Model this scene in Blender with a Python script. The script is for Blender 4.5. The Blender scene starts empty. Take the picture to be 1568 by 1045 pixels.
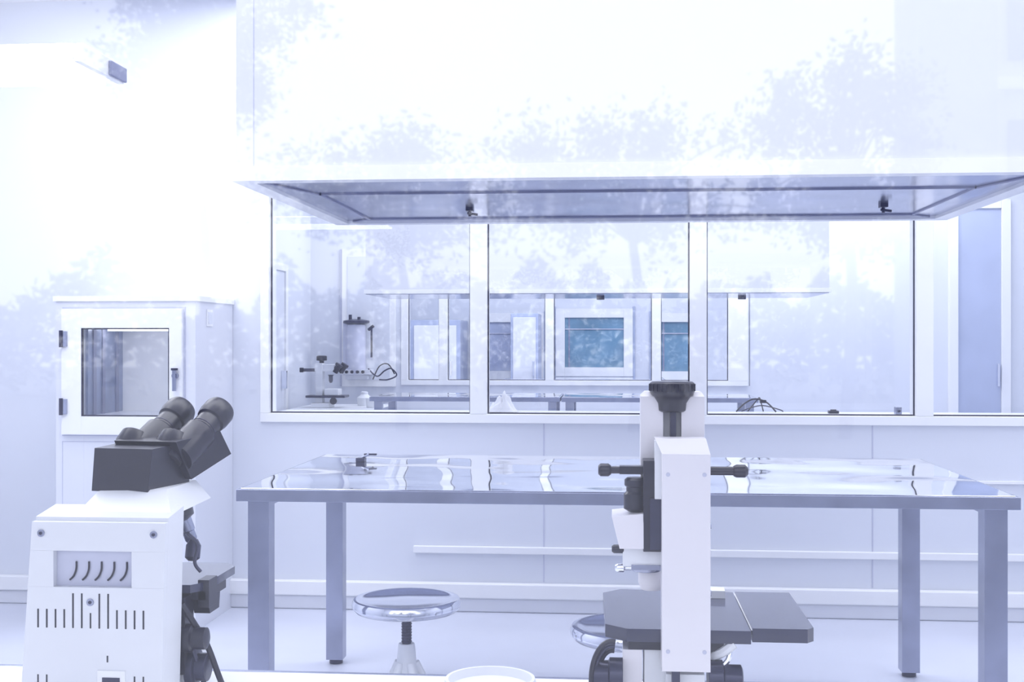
import bpy, math, random
from mathutils import Vector, Matrix, noise
random.seed(7)
S = bpy.context.scene
S.view_settings.view_transform = 'Standard'
S.view_settings.exposure = 0.1

# ---------------------------------------------------------------- materials
def mat(name, col, rough=0.5, metal=0.0, var=0.04, scale=6.0, bump=0.0, bscale=8.0, bdist=0.01, emis=None, estr=0.0, coat=0.0):
    m = bpy.data.materials.new(name); m.use_nodes = True
    nt = m.node_tree; N = nt.nodes; L = nt.links
    b = N['Principled BSDF']
    tc = N.new('ShaderNodeTexCoord')
    nz = N.new('ShaderNodeTexNoise'); nz.inputs['Scale'].default_value = scale; nz.inputs['Detail'].default_value = 3
    L.new(tc.outputs['Object'], nz.inputs['Vector'])
    r = N.new('ShaderNodeValToRGB')
    c0 = [max(0, c*(1-var)) for c in col]; c1 = [min(1, c*(1+var)) for c in col]
    r.color_ramp.elements[0].color = (*c0, 1); r.color_ramp.elements[0].position = 0.3
    r.color_ramp.elements[1].color = (*c1, 1); r.color_ramp.elements[1].position = 0.7
    L.new(nz.outputs['Fac'], r.inputs['Fac']); L.new(r.outputs['Color'], b.inputs['Base Color'])
    b.inputs['Roughness'].default_value = rough; b.inputs['Metallic'].default_value = metal
    b.inputs['Coat Weight'].default_value = coat
    if bump > 0:
        n2 = N.new('ShaderNodeTexNoise'); n2.inputs['Scale'].default_value = bscale; n2.inputs['Detail'].default_value = 1
        L.new(tc.outputs['Object'], n2.inputs['Vector'])
        bp = N.new('ShaderNodeBump'); bp.inputs['Strength'].default_value = bump; bp.inputs['Distance'].default_value = bdist
        L.new(n2.outputs['Fac'], bp.inputs['Height']); L.new(bp.outputs['Normal'], b.inputs['Normal'])
    if emis:
        b.inputs['Emission Color'].default_value = (*emis, 1); b.inputs['Emission Strength'].default_value = estr
    return m

def glass(name, tint, mult, ior=1.5, rough=0.0):
    m = bpy.data.materials.new(name); m.use_nodes = True
    nt = m.node_tree; N = nt.nodes; L = nt.links; N.clear()
    o = N.new('ShaderNodeOutputMaterial'); mx = N.new('ShaderNodeMixShader')
    t = N.new('ShaderNodeBsdfTransparent'); t.inputs[0].default_value = (*tint, 1)
    g = N.new('ShaderNodeBsdfGlossy'); g.inputs['Roughness'].default_value = rough
    g.inputs[0].default_value = (1, 1, 1, 1)
    f = N.new('ShaderNodeFresnel'); f.inputs['IOR'].default_value = ior
    mu = N.new('ShaderNodeMath'); mu.operation = 'MULTIPLY'; mu.inputs[1].default_value = mult; mu.use_clamp = True
    L.new(f.outputs[0], mu.inputs[0]); L.new(mu.outputs[0], mx.inputs[0])
    L.new(t.outputs[0], mx.inputs[1]); L.new(g.outputs[0], mx.inputs[2]); L.new(mx.outputs[0], o.inputs[0])
    return m

M = {}
M['wall'] = mat('wall_panel_white', (.77, .80, .885), .35, var=.015, scale=1.5)
M['trim'] = mat('trim_white', (.93, .94, .97), .3, var=.01)
M['ceil'] = mat('ceiling_white', (.87, .88, .94), .6, var=.01)
M['floor'] = mat('floor_vinyl', (.68, .71, .83), .22, var=.03, scale=2)
M['hood'] = mat('hood_white', (.78, .80, .875), .3, var=.01, scale=2)
M['hoodin'] = mat('hood_underside', (.42, .45, .60), .16, metal=.7, var=.15, scale=3, bump=.25, bscale=3, bdist=.02)
M['seam'] = mat('seam_grey', (.28, .30, .44), .5)
M['line'] = mat('panel_joint', (.58, .60, .74), .5)
M['gasket'] = mat('rubber_gasket', (.02, .02, .05), .5)
M['steel'] = mat('stainless_brushed', (.36, .385, .50), .25, metal=.9, var=.15, scale=6)
M['steeltop'] = mat('stainless_mirror', (.88, .90, .96), .05, metal=1, var=.03, scale=3, bump=.6, bscale=1.9, bdist=.045)
M['chrome'] = mat('chrome', (.8, .82, .9), .12, metal=1)
M['plastic'] = mat('plastic_white', (.80, .82, .87), .35, var=.02)
M['ivory'] = mat('painted_ivory', (.84, .82, .87), .3, var=.02)
M['black'] = mat('plastic_black', (.012, .012, .03), .32, var=.2)
M['dark'] = mat('metal_dark', (.04, .042, .085), .3, metal=.4)
M['stage'] = mat('stage_anodised', (.026, .03, .075), .22, var=.1, coat=.4)
M['lens'] = mat('lens_glass', (.05, .06, .2), .05, var=.3, coat=1)
M['blue'] = mat('blue_tinted_panel', (.47, .53, .72), .2, var=.08, scale=2)
M['teal'] = mat('teal_window_film', (.17, .33, .48), .15, var=.25, scale=2)
M['greyin'] = mat('passbox_steel', (.30, .35, .51), .3, metal=.2, var=.15)
M['lamp'] = mat('lamp_and_added_glow', (1, 1, 1), .5, emis=(.96, .97, 1), estr=6)
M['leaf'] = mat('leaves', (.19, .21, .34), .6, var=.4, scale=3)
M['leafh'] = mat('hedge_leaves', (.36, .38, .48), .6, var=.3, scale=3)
M['bark'] = mat('bark', (.18, .18, .26), .8, var=.3)
M['bldg'] = mat('building_render', (.50, .53, .68), .8, var=.05)
M['bldgd'] = mat('building_window', (.20, .23, .38), .2)
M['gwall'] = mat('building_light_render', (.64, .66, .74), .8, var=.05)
M['ground'] = mat('pavement', (.27, .28, .34), .8, var=.1)
M['cloth'] = mat('cloth_white', (.85, .86, .92), .8)
M['gwin'] = glass('window_glass', (.95, .965, .99), 1.2)
M['gfront'] = glass('front_glass', (.97, .975, 1.0), 2.7, rough=.022)

# ---------------------------------------------------------------- builder
class B:
    def __init__(s): s.v = []; s.f = []; s.m = []; s.mats = []
    def mi(s, k):
        if k not in s.mats: s.mats.append(k)
        return s.mats.index(k)
    def add(s, vs, fs, k):
        o = len(s.v); s.v += [Vector(v) for v in vs]; i = s.mi(k)
        for f in fs: s.f.append([o+a for a in f]); s.m.append(i)
    def hexa(s, p, k):
        s.add(p, [(0, 3, 2, 1), (4, 5, 6, 7), (0, 1, 5, 4), (1, 2, 6, 5), (2, 3, 7, 6), (3, 0, 4, 7)], k)
    def box(s, x0, x1, y0, y1, z0, z1, k):
        s.hexa([(x0, y0, z0), (x1, y0, z0), (x1, y1, z0), (x0, y1, z0), (x0, y0, z1), (x1, y0, z1), (x1, y1, z1), (x0, y1, z1)], k)
    def cyl(s, p0, p1, r0, k, r1=None, seg=24):
        r1 = r0 if r1 is None else r1
        p0 = Vector(p0); p1 = Vector(p1); d = (p1-p0).normalized()
        a = d.orthogonal().normalized(); b = d.cross(a)
        vs = []
        for p, r in ((p0, r0), (p1, r1)):
            for i in range(seg):
                t = 2*math.pi*i/seg; vs.append(p+(a*math.cos(t)+b*math.sin(t))*r)
        fs = [(i, (i+1) % seg, seg+(i+1) % seg, seg+i) for i in range(seg)]
        fs.append(tuple(reversed(range(seg)))); fs.append(tuple(range(seg, 2*seg)))
        s.add(vs, fs, k)
    def lathe(s, c, prof, k, seg=40, d=(0, 0, 1)):
        c = Vector(c); d = Vector(d).normalized(); a = d.orthogonal().normalized(); b = d.cross(a)
        vs = []; n = len(prof)
        for r, z in prof:
            for i in range(seg):
                t = 2*math.pi*i/seg; vs.append(c+d*z+(a*math.cos(t)+b*math.sin(t))*max(r, 1e-4))
        fs = []
        for j in range(n-1):
            for i in range(seg):
                i2 = (i+1) % seg; fs.append((j*seg+i, j*seg+i2, (j+1)*seg+i2, (j+1)*seg+i))
        fs.append(tuple(reversed(range(seg)))); fs.append(tuple(range((n-1)*seg, n*seg)))
        s.add(vs, fs, k)
    def tube(s, pts, r, k, seg=8, sub=6, closed=False):
        P = [Vector(p) for p in pts]
        if sub > 1 and len(P) > 2:
            Q = []; n = len(P)
            for i in range(n-1):
                p0 = P[max(i-1, 0)]; p1 = P[i]; p2 = P[i+1]; p3 = P[min(i+2, n-1)]
                for j in range(sub):
                    t = j/sub
                    Q.append(.5*((2*p1)+(p2-p0)*t+(2*p0-5*p1+4*p2-p3)*t*t+(3*p1-p0-3*p2+p3)*t**3))
            Q.append(P[-1]); P = Q
        vs = []; a = None
        for i, p in enumerate(P):
            d = (P[min(i+1, len(P)-1)]-P[max(i-1, 0)]).normalized()
            a = d.orthogonal().normalized() if a is None else (a-d*a.dot(d)).normalized()
            b = d.cross(a); rr = r[0]+(r[1]-r[0])*i/(len(P)-1) if isinstance(r, tuple) else r
            for q in range(seg):
                t = 2*math.pi*q/seg; vs.append(p+(a*math.cos(t)+b*math.sin(t))*rr)
        fs = []
        for j in range(len(P)-1):
            for i in range(seg):
                i2 = (i+1) % seg; fs.append((j*seg+i, j*seg+i2, (j+1)*seg+i2, (j+1)*seg+i))
        fs.append(tuple(reversed(range(seg)))); fs.append(tuple(range((len(P)-1)*seg, len(P)*seg)))
        s.add(vs, fs, k)
    def prism(s, poly, z0, z1, k):
        n = len(poly)
        vs = [(x, y, z0) for x, y in poly]+[(x, y, z1) for x, y in poly]
        fs = [(i, (i+1) % n, n+(i+1) % n, n+i) for i in range(n)]
        fs.append(tuple(reversed(range(n)))); fs.append(tuple(range(n, 2*n)))
        s.add(vs, fs, k)
    def prismx(s, poly, x0, x1, k):
        n = len(poly)
        vs = [(x0, y, z) for y, z in poly]+[(x1, y, z) for y, z in poly]
        fs = [(i, (i+1) % n, n+(i+1) % n, n+i) for i in range(n)]
        fs.append(tuple(reversed(range(n)))); fs.append(tuple(range(n, 2*n)))
        s.add(vs, fs, k)
    def mark(s): return len(s.v)
    def rot(s, mk, piv, ang, ax='Z'):
        R = Matrix.Rotation(ang, 3, ax); piv = Vector(piv)
        for i in range(mk, len(s.v)): s.v[i] = piv+R@(s.v[i]-piv)
    def done(s, name, org=None, bevel=0.0, seg=2, flat=False):
        if org is None:
            n = len(s.v)
            org = (sum(v.x for v in s.v)/n, sum(v.y for v in s.v)/n, min(v.z for v in s.v))
        org = Vector(org)
        me = bpy.data.meshes.new(name)
        me.from_pydata([tuple(v-org) for v in s.v], [], s.f)
        for k in s.mats: me.materials.append(M[k])
        for p, i in zip(me.polygons, s.m): p.material_index = i; p.use_smooth = not flat
        me.update()
        import bmesh
        bm = bmesh.new(); bm.from_mesh(me); bmesh.ops.recalc_face_normals(bm, faces=bm.faces); bm.to_mesh(me); bm.free()
        if not flat: me.set_sharp_from_angle(angle=math.radians(38))
        o = bpy.data.objects.new(name, me); o.location = org; S.collection.objects.link(o)
        if bevel > 0:
            md = o.modifiers.new('bevel', 'BEVEL'); md.width = bevel; md.segments = seg; md.limit_method = 'ANGLE'
            md.angle_limit = math.radians(40); md.harden_normals = True
        return o

def simple(name, x0, x1, y0, y1, z0, z1, k, bevel=0):
    b = B(); b.box(x0, x1, y0, y1, z0, z1, k); return b.done(name, bevel=bevel)

H = 3.1
# ---------------------------------------------------------------- shell
simple('floor', -3.5, 4.2, .5, 16.3, -.1, 0, 'floor')
simple('ceiling', -3.5, 4.2, .5, 16.3, H, H+.1, 'ceil')
simple('wall_left', -3.5, -3.4, .5, 6.0, 0, H, 'wall')
simple('wall_right', 3.2, 3.3, .6, 6.0, 0, H, 'wall')
b = B(); b.box(-3.5, -2.4, .5, .6, 0, H, 'wall'); b.box(2.4, 3.3, .5, .6, 0, H, 'wall')
b.box(-2.4, 2.4, .5, .6, 0, .7, 'wall'); b.box(-2.4, 2.4, .5, .6, 2.75, H, 'wall'); b.done('wall_front')
b = B()
b.box(-2.4, -2.34, .52, .58, .7, 2.75, 'trim'); b.box(2.34, 2.4, .52, .58, .7, 2.75, 'trim')
b.box(-2.34, 2.34, .52, .58, .7, .76, 'trim'); b.box(-2.34, 2.34, .52, .58, 2.69, 2.75, 'trim')
b.add([(-2.34, .55, .76), (2.34, .55, .76), (2.34, .55, 2.69), (-2.34, .55, 2.69)], [(0, 1, 2, 3)], 'gfront')
b.done('window_1')

PX0, PX1, PZ0, PZ1 = -2.465, -2.045, 1.0, 1.41
b = B()
b.box(-3.5, -1.783, 6, 6.1, 0, H, 'wall')
b.box(2.66, 4.2, 6, 6.1, 0, H, 'wall')
b.box(-1.783, 2.66, 6, 6.1, 0, .945, 'wall'); b.box(-1.783, 2.66, 6, 6.1, 2.25, H, 'wall')
for x in (-2.85, -.35, 1.25): b.box(x, x+.006, 5.998, 6, .15, .94, 'line')
b.done('wall_back')

def window(name, panes, xs, y, t, z0, z1, f=.045, gl='gwin', g=.007):
    b = B(); X0, X1 = xs
    b.box(X0, X1, y-.02, y+t+.02, z0-f, z0, 'trim'); b.box(X0, X1, y-.02, y+t+.02, z1, z1+f, 'trim')
    e = [X0]
    for a, c in panes: e += [a, c]
    e.append(X1)
    for i in range(0, len(e), 2): b.box(e[i], e[i+1], y-.02, y+t+.02, z0, z1, 'trim')
    for a, c in panes:
        ym = y+t*.3
        b.add([(a, ym, z0), (c, ym, z0), (c, ym, z1), (a, ym, z1)], [(0, 1, 2, 3)], gl)
        for (p, q, r, s_) in ((a, a+g, z0, z1), (c-g, c, z0, z1), (a+g, c-g, z0, z0+g), (a+g, c-g, z1-g, z1)):
            b.box(p, q, ym-.012, ym-.001, r, s_, 'gasket')
    return b.done(name, bevel=.003)

window('window_2', [(-1.738, -.715), (-.63, .372), (.454, 1.458), (1.538, 2.6)], (-1.783, 2.66), 6, .1, .985, 2.2)

b = B(); b.box(-3.4, 3.2, 5.955, 6, .07, .145, 'trim'); b.box(-3.4, 3.2, 5.97, 6, .0, .07, 'hood'); b.done('baseboard_back', bevel=.008)
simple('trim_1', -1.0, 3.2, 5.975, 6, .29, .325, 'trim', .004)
simple('trim_2', -1.7, 3.2, 5.985, 6, .66, .675, 'trim', .002)

# room 2
b = B(); b.box(-2.9, -2.8, 6.1, 11, 0, H, 'wall'); b.done('wall_left.001')
b = B(); b.box(4.1, 4.2, 6.1, 16.2, 0, H, 'wall'); b.done('wall_right.001')
b = B()
b.box(-2.9, -1.95, 11, 11.1, 0, H, 'wall'); b.box(1.22, 4.2, 11, 11.1, 0, H, 'wall')
b.box(-1.95, 1.22, 11, 11.1, 0, .945, 'wall'); b.box(-1.95, 1.22, 11, 11.1, 2.1, H, 'wall')
b.done('wall_back.001')
window('window_3', [(-1.886, -1.6), (-1.52, -.623), (-.545, .342), (.424, 1.025)], (-1.95, 1.2), 11, .1, .99, 2.05)
b = B(); b.box(-3.5, 4.2, 16.1, 16.2, 0, H, 'wall'); b.done('wall_back.002')
b = B(); b.box(-3.5, -3.4, 11.1, 16.1, 0, H, 'wall'); b.done('wall_left.002')
def far_window(name, x0, x1, z0, z1, k, y=16.1):
    b = B(); f = .12
    b.box(x0-f, x0, y-.06, y, z0-f, z1+f, 'trim'); b.box(x1, x1+f, y-.06, y, z0-f, z1+f, 'trim')
    b.box(x0, x1, y-.06, y, z0-f, z0, 'trim'); b.box(x0, x1, y-.06, y, z1, z1+f, 'trim')
    b.box(x0, x1, y-.02, y, z0, z1, k)
    b.box(x0-f-.03, x0-f, y-.03, y, z0-f-.03, z1+f+.03, 'blue'); b.box(x1+f, x1+f+.03, y-.03, y, z0-f-.03, z1+f+.03, 'blue')
    xm = x0+(x1-x0)*.06
    b.box(xm, xm+.02, y-.03, y-.02, z0, z1, 'seam'); b.box(x0, x1, y-.04, y-.02, z0+(z1-z0)*.76, z0+(z1-z0)*.78, 'line')
    b.done(name, bevel=.004)
far_window('window_4', -.65, .13, 1.0, 1.66, 'teal')
far_window('window_5', -1.75, -1.05, .95, 1.6, 'blue')
far_window('window_6', .62, 1.02, .95, 1.6, 'teal')
b = B(); b.box(-2.6, -1.95, 15.3, 16.08, 0, 1.62, 'blue'); b.box(-2.55, -2.0, 15.28, 15.3, .1, 1.55, 'trim'); b.box(-2.08, -2.06, 15.25, 15.28, .9, 1.1, 'chrome')
b.done('storage_cabinet', bevel=.01)
b = B(); b.box(-1.3, -.95, 15.2, 15.9, 0, 1.7, 'blue'); b.box(-1.27, -.98, 15.18, 15.2, .1, 1.65, 'hood'); b.box(-1.02, -1.0, 15.15, 15.18, .9, 1.1, 'chrome')
b.done('storage_cabinet.001', bevel=.01)

# doors of room 2
b = B()
b.box(2.95, 3.03, 10.95, 11, 0, 2.6, 'trim'); b.box(3.40, 3.48, 10.95, 11, 0, 2.6, 'trim'); b.box(3.03, 3.40, 10.95, 11, 2.52, 2.6, 'trim')
b.box(3.03, 3.40, 10.97, 11, 0, 2.52, 'blue'); b.box(3.36, 3.38, 10.93, 10.97, .95, 1.15, 'chrome')
b.done('door_1', bevel=.004)
b = B()
b.box(-2.52, -2.5, 10.98, 11, .93, 2.2, 'line'); b.box(-2.5, -2.0, 10.97, 11, .93, 2.2, 'trim'); b.box(-2.45, -2.05, 10.965, 10.97, .99, 2.13, 'wall')
b.done('trim_3', bevel=.004)
b = B()
b.box(-2.8, -2.77, 9.35, 9.42, 0, 2.0, 'trim'); b.box(-2.8, -2.77, 10.05, 10.12, 0, 2.0, 'trim'); b.box(-2.8, -2.77, 9.42, 10.05, 1.94, 2.0, 'trim')
b.box(-2.8, -2.785, 9.42, 10.05, 0, 1.94, 'wall'); b.box(-2.785, -2.78, 9.42, 9.43, 0, 1.94, 'gasket'); b.box(-2.785, -2.74, 9.95, 9.98, .95, 1.1, 'chrome')
b.done('door_2', bevel=.003)

# ---------------------------------------------------------------- laminar hoods
def hood(name, x0, x1, y0, y1, z0, fil, lip=.045):
    b = B(); t = .03; zt = H-.001
    b.box(x0, x1, y0, y0+t, z0+lip, zt, 'hood'); b.box(x0, x1, y1-t, y1, z0+lip, zt, 'hood')
    b.box(x0, x0+t, y0+t, y1-t, z0+lip, zt, 'hood'); b.box(x1-t, x1, y0+t, y1-t, z0+lip, zt, 'hood')
    if fil: b.box(x0+.055, x0+.058, y0-.001, y0, z0+lip, zt, 'line')
    e = .012
    b.box(x0-e, x1+e, y0-e, y0+.05, z0, z0+lip, 'trim'); b.box(x0-e, x1+e, y1-.05, y1+e, z0, z0+lip, 'hood')
    b.box(x0-e, x0+.05, y0+.05, y1-.05, z0, z0+lip, 'trim'); b.box(x1-.05, x1+e, y0+.05, y1-.05, z0, z0+lip, 'trim')
    b.box(x0, x1, y0+.002, y1-.002, z0-.004, z0, 'hoodin') if not fil else None
    if not fil:
        for x in (-1.0, -.1, .95): b.cyl((x, y0+.5, z0-.03), (x, y0+.5, z0), .03, 'dark')
    if fil:
        b.box(x0+.05, x1-.05, y0+.05, y1-.05, z0+.012, z0+.03, 'hoodin')
        ix0, ix1, iy0, iy1 = x0+.16, x1-.16, y0+.42, y1-.14
        w = .008
        for (a, c, d, f_) in ((ix0, ix1, iy0, iy0+w), (ix0, ix1, iy1-w, iy1), (ix0, ix0+w, iy0, iy1), (ix1-w, ix1, iy0, iy1)):
            b.box(a, c, d, f_, z0+.006, z0+.012, 'seam')
        for sx, sy in ((x0, y0), (x0, y1), (x1, y0), (x1, y1)):
            tx = ix0 if sx == x0 else ix1; ty = iy0 if sy == y0 else iy1
            b.tube([(sx+(tx-sx)*.3, sy+(ty-sy)*.15, z0+.009), (tx, ty, z0+.009)], .004, 'seam', 6, 1)
        for x in (-.55, 1.0):
            b.box(x-.014, x+.014, 4.58, 4.62, z0-.002, z0+.012, 'dark'); b.cyl((x, 4.6, z0-.022), (x, 4.6, z0), .006, 'dark')
            b.cyl((x+.03, 4.6, z0-.016), (x-.01, 4.6, z0-.01), .005, 'dark')
    b.box(x0+t, x1-t, y0+t, y1-t, z0+lip, z0+lip+.02, 'hood')
    b.done(name, bevel=.003)
hood('laminar_flow_hood', -1.18, 1.36, 3.70, 5.12, 1.85, True)
hood('laminar_flow_hood.001', -1.785, 1.50, 8.6, 9.57, 1.69, False, .03)

# ---------------------------------------------------------------- tables
def table(name, x0, x1, y0, y1, z, leg, top, legx=None, th=.042, mt='steeltop'):
    b = B()
    b.box(x0, x1, y0, y1, z-th, z-.003, 'steel'); b.box(x0+.012, x1-.012, y0+.012, y1-.012, z-.003, z, mt)
    a = .03
    xs = legx or (x0+a, x1-a-leg)
    for x in xs:
        for y in (y0+.03, y1-.03-leg):
            b.box(x, x+leg, y, y+leg, .02, z-th, 'steel'); b.cyl((x+leg/2, y+leg/2, 0), (x+leg/2, y+leg/2, .025), leg*.4, 'dark')
    b.box(xs[0]+leg, xs[-1], y1-.03-leg*.7, y1-.03-leg*.3, z-th-.03, z-th, 'steel')
    for x in (xs[0], xs[-1]): b.box(x+leg*.3, x+leg*.7, y0+.03+leg, y1-.03-leg, z-th-.03, z-th, 'steel')
    b.done(name, bevel=.004)
table('stainless_steel_table', -1.225, 1.25, 3.84, 5.05, .87, .07, 'steeltop')
table('stainless_steel_table.001', -1.84, -.40, 9.0, 9.7, .93, .06, 'steeltop', th=.035)
table('stainless_steel_table.002', -.39, 1.06, 9.0, 9.7, .93, .06, 'steeltop', th=.035)
table('side_table', -2.72, -1.95, 9.9, 10.75, .78, .05, 'plastic', mt='plastic')
table('side_table.001', -1.3, .6, 14.2, 15.0, .9, .06, 'steeltop', th=.035)

b = B()
b.box(-2.5, 2.5, 1.0, 2.0, .755, .785, 'plastic'); b.box(-2.5, 2.5, 2.0, 2.012, .75, .79, 'steel'); b.box(-2.5, 2.5, 1.0, 2.0, .785, .79, 'trim')  # thin steel strip at the back stands in for the bench edge's shadow line
for x in (-2.45, -.03, 2.4):
    for y in (1.05, 1.9): b.box(x, x+.05, y, y+.05, 0, .755, 'steel')
b.box(-2.4, 2.4, 1.92, 1.94, .66, .755, 'plastic')
b.done('lab_workbench', bevel=.002)

# ---------------------------------------------------------------- stools
def stool(name, x, y, z=.48, r=.184):
    b = B()
    b.lathe((x, y, z), [(.02, -.05), (r*.75, -.05), (r*.93, -.043), (r, -.028), (r, -.014), (r*.97, -.003), (r*.9, 0), (r*.82, -.004), (r*.75, -.009), (.03, -.010)], 'chrome', 64)
    b.lathe((x, y, z-.06), [(.05, 0), (.055, .01)], 'dark', 32)
    b.cyl((x, y, .22), (x, y, z-.05), .016, 'dark')
    for i in range(10):
        zz = .3+i*.01; b.cyl((x, y, zz), (x, y, zz+.004), .018, 'dark', seg=16)
    b.lathe((x, y, .12), [(.05, 0), (.045, .04), (.036, .12), (.028, .2), (.026, .205)], 'plastic', 32)
    for i in range(5):
        a = 2*math.pi*i/5+.3
        c, s_ = math.cos(a), math.sin(a)
        b.tube([(x+c*.03, y+s_*.03, .26), (x+c*.06, y+s_*.06, .2), (x+c*.13, y+s_*.13, .07), (x+c*.2, y+s_*.2, .015)], .014, 'plastic', 10)
        b.lathe((x+c*.2, y+s_*.2, 0), [(.016, 0), (.016, .02)], 'dark', 16)
    ring = [(x+math.cos(t*math.pi/12)*.135, y+math.sin(t*math.pi/12)*.135, .07) for t in range(25)]
    b.tube(ring, .008, 'chrome', 8, 1)
    b.done(name, org=(x, y, 0))
stool('lab_stool', -.70, 4.05)
stool('lab_stool.001', .05, 3.72)

# ---------------------------------------------------------------- pass-through cabinet
b = B(); x0, x1, yf, yb = -2.60, -1.93, 5.45, 5.998
zt = 1.535; ox0, ox1, oz0, oz1 = PX0, PX1, PZ0, PZ1
b.box(x0, ox0, yf, yb, 0, zt, 'hood'); b.box(ox1, x1, yf, yb, 0, zt, 'hood')
b.box(ox0, ox1, yf, yb, 0, oz0, 'hood'); b.box(ox0, ox1, yf, yb, oz1, zt, 'hood')
b.box(ox0, ox0+.012, yf+.02, 5.87, oz0, oz1, 'greyin')
for yy in (5.52, 5.62, 5.78): b.box(ox0+.012, ox0+.018, yy, yy+.03, oz0, oz1, 'seam')
b.box(ox0, ox1, 5.87, yb, oz0, oz1, 'trim')
b.box(ox0+.05, ox1-.05, 5.6, 5.66, oz1-.012, oz1, 'lamp')  # added glowing strip that brightens the inside of the cabinet
b.box(x0-.01, x1+.01, yf-.012, yb, zt, zt+.025, 'trim')
dx0, dx1, dz0, dz1 = -2.56, -1.985, .915, 1.50; y0 = yf-.03
b.box(dx0, ox0, y0, yf-.004, dz0, dz1, 'trim'); b.box(ox1, dx1, y0, yf-.004, dz0, dz1, 'trim')
b.box(ox0, ox1, y0, yf-.004, dz0, oz0, 'trim'); b.box(ox0, ox1, y0, yf-.004, oz1, dz1, 'trim')
b.box(dx0-.008, dx1+.008, yf-.004, yf, dz0-.008, oz0, 'line'); b.box(dx0-.008, dx1+.008, yf-.004, yf, oz1, dz1+.008, 'line')
b.box(dx0-.008, ox0, yf-.004, yf, oz0, oz1, 'line'); b.box(ox1, dx1+.008, yf-.004, yf, oz0, oz1, 'line')
b.box(x0+.03, x0+.034, yf-.001, yf, .05, .88, 'line'); b.box(x1-.034, x1-.03, yf-.001, yf, .05, .88, 'line'); b.box(x0+.03, x1-.03, yf-.001, yf, .878, .882, 'line')
g = .006
for (a, c, d, e) in ((ox0, ox0+g, oz0, oz1), (ox1-g, ox1, oz0, oz1), (ox0, ox1, oz0, oz0+g), (ox0, ox1, oz1-g, oz1)):
    b.box(a, c, y0+.004, y0+.016, d, e, 'gasket')
b.add([(ox0, y0+.018, oz0), (ox1, y0+.018, oz0), (ox1, y0+.018, oz1), (ox0, y0+.018, oz1)], [(0, 1, 2, 3)], 'gwin')
for z in (1.325, 1.01):
    b.box(dx0+.002, dx0+.03, y0-.012, y0, z, z+.07, 'steel'); b.cyl((dx0+.004, y0-.012, z-.004), (dx0+.004, y0-.012, z+.074), .009, 'dark')
b.cyl((-2.012, y0-.02, 1.19), (-2.012, y0, 1.19), .014, 'steel'); b.box(-2.02, -2.004, y0-.028, y0-.016, 1.12, 1.22, 'steel'); b.cyl((-2.012, y0-.02, 1.225), (-2.012, y0-.02, 1.215), .016, 'dark')
b.box(-1.93, -1.925, 5.6, 5.68, 1.42, 1.5, 'trim'); b.box(-1.925, -1.922, 5.612, 5.668, 1.432, 1.488, 'wall')
b.done('pass_through_cabinet', bevel=.004)

# ---------------------------------------------------------------- fluorescent lamp
b = B()
b.prismx([(3.40, 2.175), (3.72, 2.175), (3.69, 2.225), (3.43, 2.225)], -2.9, -1.57, 'trim')
b.box(-2.87, -1.60, 3.42, 3.70, 2.16, 2.175, 'lamp'); b.box(-2.87, -1.60, 3.46, 3.66, 2.225, 2.235, 'lamp')  # lower box is the diffuser; upper strip is an added uplight for the wall
b.prismx([(3.40, 2.165), (3.72, 2.165), (3.70, 2.225), (3.42, 2.225)], -1.57, -1.55, 'trim')
b.box(-1.55, -1.54, 3.6, 3.72, 2.17, 2.215, 'seam')
b.prismx([(3.40, 2.165), (3.72, 2.165), (3.70, 2.225), (3.42, 2.225)], -2.92, -2.9, 'line')
for x in (-2.7, -2.1): b.cyl((x, 3.56, 2.225), (x, 3.56, H), .004, 'trim')
b.done('fluorescent_lamp', bevel=.003)

# ---------------------------------------------------------------- left microscope
b = B(); Y = 1.75
b.hexa([(-.885, Y, .80), (-.668, Y, .80), (-.668, Y+.065, .80), (-.885, Y+.065, .80), (-.866, Y, 1.086), (-.661, Y, 1.086), (-.661, Y+.065, 1.096), (-.866, Y+.065, 1.096)], 'plastic')
rx0, rx1, rz0, rz1 = -.833, -.713, .983, 1.037; yp = Y-.012
def lx(z): return -.885+(z-.80)/.286*.019
def rx(z): return -.668+(z-.80)/.286*.007
def quad(za, zb, xa0, xa1, xb0, xb1, k='plastic'):
    b.hexa([(xa0, yp, za), (xa1, yp, za), (xa1, Y, za), (xa0, Y, za), (xb0, yp, zb), (xb1, yp, zb), (xb1, Y, zb), (xb0, Y, zb)], k)
quad(.80, rz0, lx(.80), rx(.80), lx(rz0), rx(rz0)); quad(rz1, 1.08, lx(rz1), rx(rz1), lx(1.08), rx(1.08))
quad(rz0, rz1, lx(rz0), rx0, lx(rz1), rx0); quad(rz0, rz1, rx1, rx(rz0), rx1, rx(rz1))
b.box(rx0, rx1, Y-.001, Y, rz0, rz1, 'line')
for i in range(5):
    x = -.806+i*.0195
    b.tube([(x+.004, Y-.002, 1.02), (x+.004, Y-.003, 1.008), (x, Y-.003, .998), (x-.006, Y-.003, .992)], .0016, 'black', 6)
yv = yp-.0006
for i in range(13):
    x = -.858+i*.0135
    tall = 4 <= i <= 8
    if i == 6: continue
    b.box(x, x+.0026, yv, yp+.001, .922, .974 if tall else .95, 'black')
b.box(-.777, -.7746, yv, yp+.001, .922, .945, 'black')
for i in list(range(0, 2))+list(range(11, 13)):
    x = -.858+i*.0135; b.box(x, x+.0024, yv, yp+.001, .812, .852, 'black')
for x, z in ((-.852, 1.063), (-.679, 1.063), (-.776, .961)):
    b.cyl((x, yp-.002, z), (x, yp+.002, z), .0055, 'steel'); b.cyl((x, yp-.003, z), (x, yp, z), .0028, 'dark', seg=6)
b.box(-.751, -.7485, yv, yp+.001, .872, .882, 'black')
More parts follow.
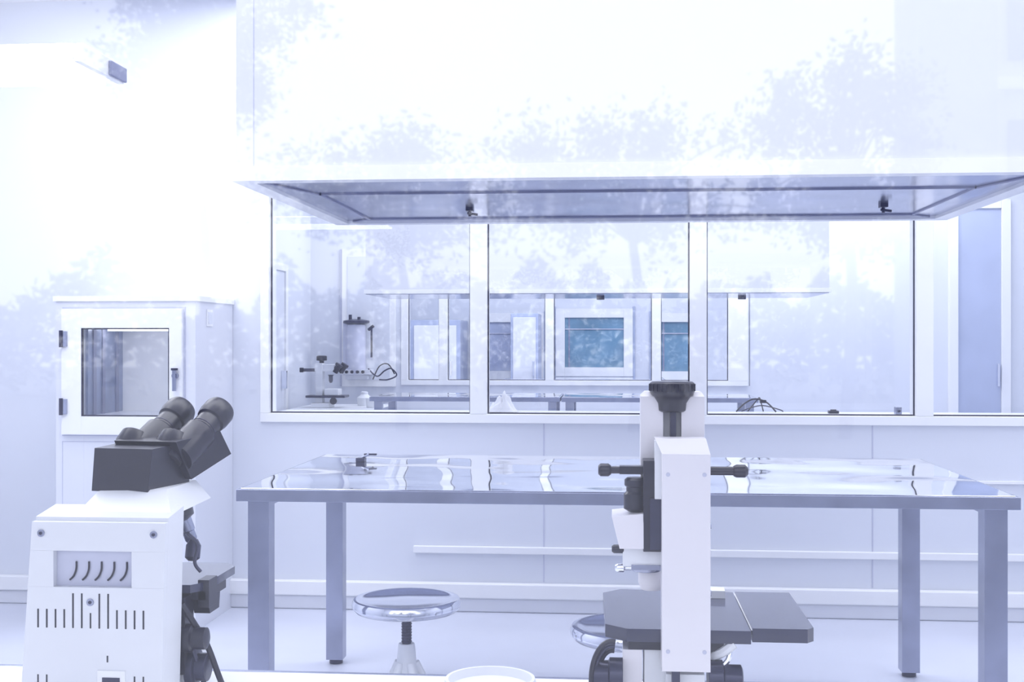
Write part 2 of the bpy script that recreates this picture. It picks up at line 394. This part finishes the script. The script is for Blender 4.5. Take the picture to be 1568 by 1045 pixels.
b.box(-.765, -.722, yp-.002, yp+.001, .81, .86, 'trim'); b.box(-.757, -.730, yp-.003, yp+.001, .805, .85, 'dark')
b.box(-.87, -.68, Y, Y+.23, .7905, .835, 'plastic'); b.box(-.80, -.73, Y+.06, Y+.10, .82, 1.09, 'plastic')
b.hexa([(-.815, Y+.02, 1.085), (-.664, Y+.02, 1.085), (-.664, Y+.20, 1.09), (-.815, Y+.20, 1.09), (-.80, Y+.07, 1.116), (-.69, Y+.07, 1.120), (-.69, Y+.2, 1.120), (-.80, Y+.2, 1.116)], 'plastic')
b.cyl((-.75, 1.88, 1.112), (-.75, 1.88, 1.124), .042, 'chrome')
mk = b.mark(); hx, hy = -.75, 1.87
b.hexa([(hx-.058, hy-.05, 1.115), (hx+.04, hy-.05, 1.115), (hx+.05, hy+.06, 1.115), (hx-.058, hy+.06, 1.115),
        (hx-.056, hy-.045, 1.182), (hx+.045, hy-.045, 1.182), (hx+.05, hy+.07, 1.186), (hx-.056, hy+.07, 1.186)], 'black')
b.hexa([(hx-.05, hy+.05, 1.13), (hx+.06, hy+.05, 1.125), (hx+.09, hy+.13, 1.16), (hx-.03, hy+.13, 1.17),
        (hx-.05, hy+.0, 1.19), (hx+.06, hy+.0, 1.19), (hx+.08, hy+.11, 1.2), (hx-.03, hy+.11, 1.205)], 'black')
for sx in (-.016, .056):
    p0 = Vector((hx+sx-.010, hy+.03, 1.162)); d = Vector((.14, .80, .53)).normalized()
    b.lathe(p0, [(.026, 0), (.028, .035), (.027, .067), (.022, .072), (.021, .098), (.0245, .1), (.0265, .11), (.0265, .128), (.024, .135), (.017, .136)], 'black', 40, d)
    b.cyl(p0+d*.135, p0+d*.1375, .014, 'lens')
    b.lathe(p0+d*.076, [(.0225, 0), (.0225, .0015)], 'dark', 32, d)
    q0 = p0+Vector((-.014, -.012, -.004)); b.lathe(q0, [(.024, 0), (.026, .03), (.022, .048), (.012, .053)], 'black', 32, Vector((0, .6, .8)))
b.rot(mk, (hx, hy, 1.1), math.radians(-9))
b.lathe((-.73, 1.935, 1.055), [(.03, 0), (.04, .01), (.036, .03), (.03, .04)], 'black', 32)
for a in (0, 90, 180, 270):
    t = math.radians(a+20); d = Vector((math.cos(t)*.35, math.sin(t)*.35, -1)).normalized()
    p = Vector((-.73+math.cos(t)*.022, 1.935+math.sin(t)*.022, 1.06))
    b.lathe(p, [(.012, 0), (.012, .025), (.010, .027), (.010, .04), (.005, .05)], 'steel', 20, d)
b.lathe((-.675, 1.90, 1.03), [(.006, 0), (.012, .01), (.012, .03), (.006, .035)], 'dark', 20, (0, -.3, -1))
b.prism([(-.86, 1.84), (-.66, 1.84), (-.640, 1.87), (-.640, 2.0), (-.66, 2.03), (-.86, 2.03)], .955, .968, 'stage')
b.box(-.70, -.642, 1.86, 1.96, .94, .955, 'black'); b.prismx([(1.87, .94), (1.93, .94), (1.925, .915), (1.88, .915)], -.668, -.642, 'black')
b.box(-.655, -.637, 1.86, 1.90, .928, .972, 'black')
b.lathe((-.69, 1.88, .86), [(.012, 0), (.012, .05), (.016, .052), (.016, .075), (.01, .08)], 'dark', 24)
b.lathe((-.74, 1.92, .86), [(.02, 0), (.035, .02), (.035, .06), (.03, .09)], 'dark', 28)
b.lathe((-.674, 1.84, .885), [(.022, 0), (.022, .018), (.017, .02), (.017, .04), (.012, .042)], 'black', 32, (1, 0, 0))
b.box(-.70, -.665, 1.83, 1.87, .83, .95, 'black')
b.lathe((-.668, 1.86, .835), [(.03, 0), (.03, .012), (.022, .014), (.022, .03)], 'dark', 32, (1, 0, 0))
b.tube([(-.67, 1.83, .94), (-.655, 1.84, .91), (-.64, 1.86, .87), (-.625, 1.87, .82), (-.62, 1.88, .797)], .005, 'black')
b.tube([(-.675, 1.84, .92), (-.66, 1.84, .88), (-.648, 1.85, .83), (-.64, 1.86, .797)], .004, 'dark')
b.tube([(-.66, 1.83, 1.05), (-.652, 1.85, 1.03), (-.66, 1.86, 1.0), (-.65, 1.86, .985)], .003, 'dark')
b.done('laboratory_microscope', org=(-.768, 1.86, .79), bevel=.0035, seg=3)

# ---------------------------------------------------------------- right microscope
b = B(); cx = .095; Y = 1.62
def X(px): return cx+(px-1048)*.00089
def Z(py): return 1.35-(py-520)*.00089
b.box(X(1013), X(1085), Y, Y+.042, Z(1015), Z(690), 'ivory')
b.hexa([(X(1013), Y, Z(690)), (X(1085), Y, Z(690)), (X(1085), Y+.05, Z(690)), (X(1013), Y+.05, Z(690)), (X(1003), Y+.02, Z(668)), (X(1080), Y+.02, Z(668)), (X(1080), Y+.055, Z(668)), (X(1003), Y+.055, Z(668))], 'ivory')
b.box(X(1003), X(1014), Y+.02, Y+.044, Z(760), Z(672), 'plastic')
for z in (Z(800), Z(790)-.1): b.cyl((X(1085), Y+.025, z), (X(1085)+.003, Y+.025, z), .004, 'steel')
for z in (Z(720), Z(985)): b.cyl((X(1022), Y-.0012, z), (X(1022), Y+.002, z), .0028, 'line'); b.cyl((X(1076), Y-.0012, z), (X(1076), Y+.002, z), .0028, 'line')
y2 = Y+.07
b.box(X(983), X(1018), y2, y2+.06, Z(800), Z(607), 'ivory'); b.box(X(1046), X(1082), y2, y2+.06, Z(800), Z(607), 'ivory')
b.box(X(1018), X(1046), y2+.02, y2+.06, Z(800), Z(612), 'plastic'); b.box(X(1029), X(1038), y2-.002, y2+.02, Z(700), Z(612), 'dark')
b.hexa([(X(983), y2, Z(607)), (X(1018), y2, Z(607)), (X(1018), y2+.06, Z(607)), (X(983), y2+.06, Z(607)), (X(990), y2+.01, Z(600)), (X(1018), y2+.01, Z(600)), (X(1018), y2+.05, Z(600)), (X(990), y2+.05, Z(600))], 'ivory')
b.hexa([(X(1046), y2, Z(607)), (X(1082), y2, Z(607)), (X(1082), y2+.06, Z(607)), (X(1046), y2+.06, Z(607)), (X(1046), y2+.01, Z(600)), (X(1078), y2+.01, Z(600)), (X(1078), y2+.05, Z(600)), (X(1046), y2+.05, Z(600))], 'ivory')
ky = y2+.004
b.lathe((X(1032), ky, Z(606)), [(.016, -.022), (.019, -.020), (.020, -.010), (.026, 0), (.029, .002), (.031, .006), (.031, .018), (.028, .020), (.01, .020)], 'black', 40)
for a in range(24):
    t = a*math.pi/12; x = X(1032)+math.cos(t)*.031; y = ky+math.sin(t)*.031
    b.cyl((x, y, Z(606)+.007), (x, y, Z(606)+.017), .0015, 'black', seg=6)
b.box(X(986), X(1015), Y+.03, Y+.085, Z(842), Z(703), 'black'); b.box(X(996), X(1014), Y+.025, Y+.03, Z(838), Z(760), 'dark')
zh = Z(721)
b.cyl((X(935), Y+.06, zh), (X(988), Y+.06, zh), .005, 'black'); b.lathe((X(917), Y+.06, zh), [(.006, 0), (.009, .003), (.009, .014), (.006, .018)], 'black', 24, (1, 0, 0))
b.box(X(950), X(988), Y+.052, Y+.068, zh-.005, zh+.006, 'black')
b.cyl((X(1083), Y+.06, zh), (X(1130), Y+.06, zh), .006, 'black'); b.lathe((X(1125), Y+.06, zh), [(.007, 0), (.009, .004), (.009, .016), (.005, .02)], 'black', 24, (1, 0, 0))
b.lathe((X(975), Y+.06, Z(785)), [(.010, 0), (.0165, .004), (.0165, .024), (.013, .028), (.013, .034), (.0155, .036), (.0155, .044), (.012, .047)], 'black', 32)
b.hexa([(X(950), Y+.03, Z(838)), (X(1000), Y+.03, Z(838)), (X(1000), Y+.11, Z(838)), (X(950), Y+.11, Z(838)), (X(938), Y+.035, Z(790)), (X(1000), Y+.03, Z(783)), (X(1000), Y+.11, Z(783)), (X(938), Y+.11, Z(790))], 'ivory')
b.box(X(955), X(1015), Y+.045, Y+.1, Z(868), Z(836), 'plastic'); b.box(X(968), X(1015), Y+.043, Y+.1, Z(873), Z(865), 'steel')
b.lathe((X(992), Y+.075, Z(880)), [(.02, 0), (.022, .004), (.022, .018)], 'steel', 32)
b.lathe((X(1000), Y+.1, Z(915)), [(.014, 0), (.018, .01), (.018, .025), (.013, .034)], 'ivory', 32)
b.lathe((X(938), Y+.05, Z(842)), [(.004, 0), (.006, .003), (.006, .016), (.003, .018), (.003, .022)], 'black', 20, (1, 0, 0))
b.lathe((X(943), Y+.05, Z(871)), [(.004, 0), (.006, .003), (.006, .012), (.003, .014), (.003, .03)], 'chrome', 20, (1, 0, 0))
st0, st1 = .937, .955
b.prism([(.018, 1.664), (.186, 1.664), (.186, 1.92), (.01, 1.93), (-.017, 1.90), (-.012, 1.69)], st0, st1, 'stage')
b.prism([(.188, 1.668), (.262, 1.668), (.272, 1.68), (.272, 1.91), (.188, 1.91)], st0+.002, st1+.003, 'stage')
b.box(.1865, .1885, 1.668, 1.91, st1, st1+.001, 'trim')
b.box(.02, .15, 1.67, 1.85, st0-.012, st0, 'black')
b.box(.145, .17, 1.87, 1.90, st1, st1+.012, 'plastic')
b.box(X(1060), X(1080), Y+.13, Y+.2, .95, 1.12, 'plastic')
b.box(X(955), X(985), Y+.05, Y+.12, .79, st0-.012, 'ivory'); b.box(X(988), X(1075), Y+.055, Y+.12, .79, st0-.012, 'plastic')
b.box(X(1028), X(1040), Y+.005, Y+.02, .79, Z(1015), 'dark')
b.box(X(1020), X(1078), Y+.02, Y+.055, .79, Z(1025), 'plastic')
b.prism([(X(940), Y-.03), (X(1130), Y-.03), (X(1130), Y+.22), (X(940), Y+.22)], .7905, .815, 'ivory')
b.lathe((X(1085), Y+.05, Z(1040)), [(.026, 0), (.026, .02), (.020, .022), (.020, .045), (.016, .047)], 'dark', 36, (1, 0, 0))
b.lathe((X(955), Y+.05, Z(1040)), [(.026, 0), (.026, .018), (.022, .02), (.022, .04), (.015, .042)], 'dark', 36, (-1, 0, 0))
for i, r in enumerate((.036, .030, .024)):
    pts = [(X(950)+math.cos(t)*r*.8-.01, Y+.03+i*.01, Z(1040)+math.sin(t)*r*1.5) for t in [math.pi*(.45+.09*j) for j in range(14)]]
    b.tube(pts, .0035, 'black' if i != 1 else 'dark', 8, 3)
b.tube([(X(1085), Y+.06, Z(1010)), (X(1105), Y+.05, Z(1000)), (X(1125), Y+.05, Z(985))], .007, 'plastic')
b.tube([(X(1090), Y+.05, Z(1030)), (X(1115), Y+.05, Z(1012)), (X(1120), Y+.06, Z(990))], .004, 'chrome')
b.done('inverted_microscope', org=(cx, Y+.06, .79), bevel=.003, seg=3)

b = B()
b.lathe((-.195, 1.90, .79), [(.05, 0), (.062, .004), (.07, .02), (.073, .021), (.071, .027), (.066, .027), (.062, .014), (.03, .010), (.002, .010)], 'plastic', 56)
b.done('white_dish', org=(-.195, 1.90, .79))

# ---------------------------------------------------------------- small items
b = B(); b.box(-1.02, -.985, 4.72, 4.76, .8705, .885, 'dark'); b.cyl((-1.0, 4.74, .885), (-.97, 4.74, .90), .006, 'steel'); b.box(-.99, -.94, 4.735, 4.75, .895, .902, 'dark')
b.done('table_clamp', bevel=.001)

simple('trim_4', -1.74, 2.6, 6.12, 6.34, .955, .984, 'trim', .004)
b = B(); n = 22; vs = []; fs = []
for i in range(n+1):
    for j in range(n+1):
        u, v = i/n*2-1, j/n*2-1
        rr = max(0, 1-(u*u+v*v)**.5)
        z = .984+.002+min(1, rr*1.6)*(.07+.06*noise.noise(Vector((u*2.2, v*2.2, 3)))+.03*noise.noise(Vector((u*6, v*6, 1))))
        vs.append((-.57+u*.075+(.02*noise.noise(Vector((u*2, v*2, 8)))), 6.23+v*.08, max(z, .9855)))
for i in range(n):
    for j in range(n): a = i*(n+1)+j; fs.append((a, a+n+1, a+n+2, a+1))
b.add(vs, fs, 'cloth'); b.done('crumpled_cloth')
b = B()
b.tube([(.62, 6.22, .99), (.66, 6.22, 1.03), (.71, 6.22, 1.055), (.77, 6.22, 1.04), (.82, 6.22, .99)], .004, 'black')
b.tube([(.68, 6.24, .99), (.72, 6.24, 1.04), (.74, 6.25, 1.06), (.75, 6.25, 1.03), (.76, 6.25, .99)], .003, 'black')
b.tube([(.65, 6.25, .99), (.70, 6.25, 1.01), (.76, 6.25, 1.02), (.84, 6.25, 1.0), (.86, 6.25, .99)], .003, 'dark')
b.box(.74, .77, 6.21, 6.25, 1.035, 1.05, 'black')
b.done('coiled_cable')
b = B(); b.box(1.08, 1.13, 6.2, 6.24, .984, .998, 'black'); b.cyl((1.09, 6.22, .998), (1.12, 6.22, .998), .006, 'black'); b.done('latch_block', bevel=.002)
b = B(); b.box(1.40, 1.43, 6.16, 6.2, .984, 1.02, 'steel'); b.cyl((1.415, 6.15, 1.0), (1.415, 6.21, 1.0), .006, 'dark'); b.done('window_latch', bevel=.002)

b = B(); x, y, z = -2.50, 10.2, .7805
b.box(x-.07, x+.09, y-.1, y+.1, z, z+.04, 'plastic'); b.box(x-.04, x+.02, y-.06, y+.03, z+.04, z+.38, 'plastic')
b.box(x-.05, x+.12, y-.05, y+.04, z+.31, z+.37, 'plastic'); b.box(x-.12, x+.22, y-.09, y+.09, z+.085, z+.105, 'dark')
b.lathe((x, y, z+.38), [(.02, 0), (.02, .02), (.045, .022), (.045, .06), (.03, .065)], 'black', 24)
b.cyl((x-.16, y, z+.32), (x-.04, y, z+.32), .014, 'dark'); b.box(x-.19, x-.16, y-.02, y+.02, z+.3, z+.34, 'black')
for s_ in (0, .06):
    b.lathe((x+.12+s_*.6, y-.03+s_, z+.3), [(.026, 0), (.026, .06), (.034, .062), (.034, .085)], 'black', 20, (.5, 0, .8))
b.lathe((x+.08, y, z+.21), [(.01, 0), (.018, .02), (.018, .06), (.03, .07)], 'dark', 20)
b.lathe((x+.13, y-.1, z+.06), [(.02, 0), (.03, .01), (.03, .03)], 'black', 20, (0, -1, 0))
b.box(x+.04, x+.16, y-.07, y+.07, z+.105, z+.16, 'plastic')
b.done('laboratory_microscope.001', org=(x, y, z), bevel=.004)
b = B(); x = -2.19; y = 10.5
b.lathe((x, y, .7805), [(.06, 0), (.065, .05), (.065, .07), (.04, .09), (.03, .10), (.03, .12), (.02, .125)], 'plastic', 32)
b.done('sample_bottle')
b = B(); b.lathe((-2.06, 10.2, .7805), [(.05, 0), (.055, .05), (.057, .08), (.05, .082)], 'plastic', 32); b.done('white_beaker')

b = B(); x = -2.34; y = 10.86
b.lathe((x, y, 1.04), [(.07, 0), (.085, .015), (.085, .44), (.08, .46), (.06, .47)], 'line', 40)
b.box(x-.12, x-.04, y-.02, 10.96, 1.04, 1.52, 'line'); b.box(x-.1, x+.1, y, 10.96, 1.0, 1.04, 'hood')
b.lathe((x, y, 1.505), [(.085, 0), (.12, .01), (.12, .03), (.05, .045)], 'dark', 32)
b.cyl((x-.05, y-.03, 1.54), (x-.05, y-.03, 1.59), .015, 'dark'); b.cyl((x+.03, y-.03, 1.54), (x+.03, y-.03, 1.57), .015, 'dark')
b.cyl((x+.11, y, 1.45), (x+.16, y, 1.49), .014, 'dark'); b.cyl((x+.14, y, 1.2), (x+.14, y, 1.49), .009, 'dark')
for i in range(5): b.lathe((x-.12+i*.05, y-.08, 1.07), [(.014, 0), (.014, .03)], 'black', 12, (0, -1, 0))
b.box(x-.14, x+.14, y-.08, 10.96, 1.045, 1.09, 'hood')
b.tube([(x+.12, y-.06, 1.1), (x+.2, y-.05, 1.03), (x+.27, y-.05, 1.08), (x+.33, y-.05, 1.10), (x+.38, y-.05, 1.04), (x+.3, y-.05, 1.0), (x+.22, y-.05, 1.0)], .007, 'dark')
b.tube([(x+.16, y-.04, 1.0), (x+.22, y-.04, 1.12), (x+.3, y-.04, 1.14), (x+.36, y-.04, 1.05)], .006, 'black')
b.done('water_purifier', bevel=.004)

# ---------------------------------------------------------------- outside (reflected in the front glazing)
simple('ground_outside', -30, 30, -60, .5, -.1, -.01, 'ground')
# irregular hedge along the far side of the yard
b = B()
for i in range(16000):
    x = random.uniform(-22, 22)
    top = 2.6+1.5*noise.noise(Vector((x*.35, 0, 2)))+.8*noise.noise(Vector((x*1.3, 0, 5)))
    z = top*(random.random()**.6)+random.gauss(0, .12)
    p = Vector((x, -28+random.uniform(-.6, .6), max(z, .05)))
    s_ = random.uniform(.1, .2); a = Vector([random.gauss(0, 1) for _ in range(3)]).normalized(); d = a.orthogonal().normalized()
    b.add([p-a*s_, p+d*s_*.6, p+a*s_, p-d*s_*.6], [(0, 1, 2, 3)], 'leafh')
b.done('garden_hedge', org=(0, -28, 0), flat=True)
def tree(name, x, y, h, crown, cz, n, trunk=.1, spread=(1, 1, 1), clumps=30):
    b = B()
    b.tube([(x, y, -.02), (x+.1, y, h*.4), (x-.05, y+.1, h*.75), (x, y, h)], (trunk, trunk*.35), 'bark', 8)
    cl = []
    for i in range(clumps):
        while True:
            p = Vector((random.uniform(-1, 1), random.uniform(-1, 1), random.uniform(-1, 1)))
            if p.length < 1: break
        c = Vector((x+p.x*crown*spread[0], y+p.y*crown*spread[1], cz+p.z*crown*spread[2])); cl.append(c)
        b.tube([(x, y, min(h, max(cz-crown*.6, .5))), ((x+c.x)/2, (y+c.y)/2, (cz+c.z)/2-.1), tuple(c)], (.03, .008), 'bark', 5, 3)
    for i in range(n):
        c = random.choice(cl); p = c+Vector([random.gauss(0, .15*crown) for _ in range(3)])
        s_ = random.uniform(.035, .08); a = Vector([random.gauss(0, 1) for _ in range(3)]).normalized(); d = a.orthogonal().normalized()
        b.add([p-a*s_, p+d*s_*.5, p+a*s_, p-d*s_*.5], [(0, 1, 2, 3)], 'leaf')
    b.done(name, org=(x, y, 0), flat=True)
tree('tree', -6.0, -16, 6.2, 1.4, 6.0, 9000, spread=(1.1, 1, .9))
tree('tree.001', -3.2, -17, 4.0, 1.4, 3.5, 5500, spread=(1.6, 1, .6))
tree('tree.002', .3, -17, 4.2, 1.5, 3.7, 5000, spread=(1.8, 1, .55))
tree('tree.003', 3.2, -16, 5.0, 1.3, 4.1, 6000, spread=(1.0, 1, 1.1))
tree('tree.004', 7.4, -16, 5.0, 1.1, 4.4, 5000)
b = B()
b.box(5.9, 7.4, -25, -23, -.02, 12, 'bldg')
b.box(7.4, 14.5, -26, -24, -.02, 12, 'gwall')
for z in (4.2, 7.0):
    b.box(7.9, 9.3, -24, -23.95, z, z+1.6, 'bldgd'); b.box(10.3, 11.7, -24, -23.95, z, z+1.6, 'bldgd')
b.box(7.4, 14.5, -24, -23.8, 6.4, 6.65, 'trim')
b.done('apartment_building')

# ---------------------------------------------------------------- lights / world
def area(name, loc, sx, sy, w, col=(.96, .975, 1), rot=(0, 0, 0)):
    l = bpy.data.lights.new(name, 'AREA'); l.shape = 'RECTANGLE'; l.size = sx; l.size_y = sy; l.energy = w; l.color = col
    o = bpy.data.objects.new(name, l); o.location = loc; o.rotation_euler = rot; S.collection.objects.link(o)
area('ceiling_light_front', (0, 2.3, H-.02), 4.6, .9, 57)
area('ceiling_light_left', (-2.3, 4.3, H-.02), 1.2, 2.4, 32)
area('ceiling_light_right', (2.3, 4.3, H-.02), .9, 2.4, 24)
area('ceiling_light_rear', (0, 5.6, H-.02), 4.0, .4, 29)
area('ceiling_light_room2', (.6, 7.3, H-.02), 5.5, 1.2, 70)
area('ceiling_light_room2_rear', (.6, 10.3, H-.02), 5.5, .7, 74)
area('ceiling_light_room3', (.3, 13.5, H-.02), 6, 2.5, 130)
w = bpy.data.worlds.new('sky'); S.world = w; w.use_nodes = True
bg = w.node_tree.nodes['Background']; bg.inputs[0].default_value = (.90, .93, 1, 1); bg.inputs[1].default_value = 2.0

# ---------------------------------------------------------------- camera
c = bpy.data.cameras.new('camera'); c.lens = 42.47; c.sensor_width = 36; c.clip_start = .02
co = bpy.data.objects.new('camera', c); co.location = (0, 0, 1.35); co.rotation_euler = (math.radians(90), 0, math.radians(4.82))
S.collection.objects.link(co); S.camera = co
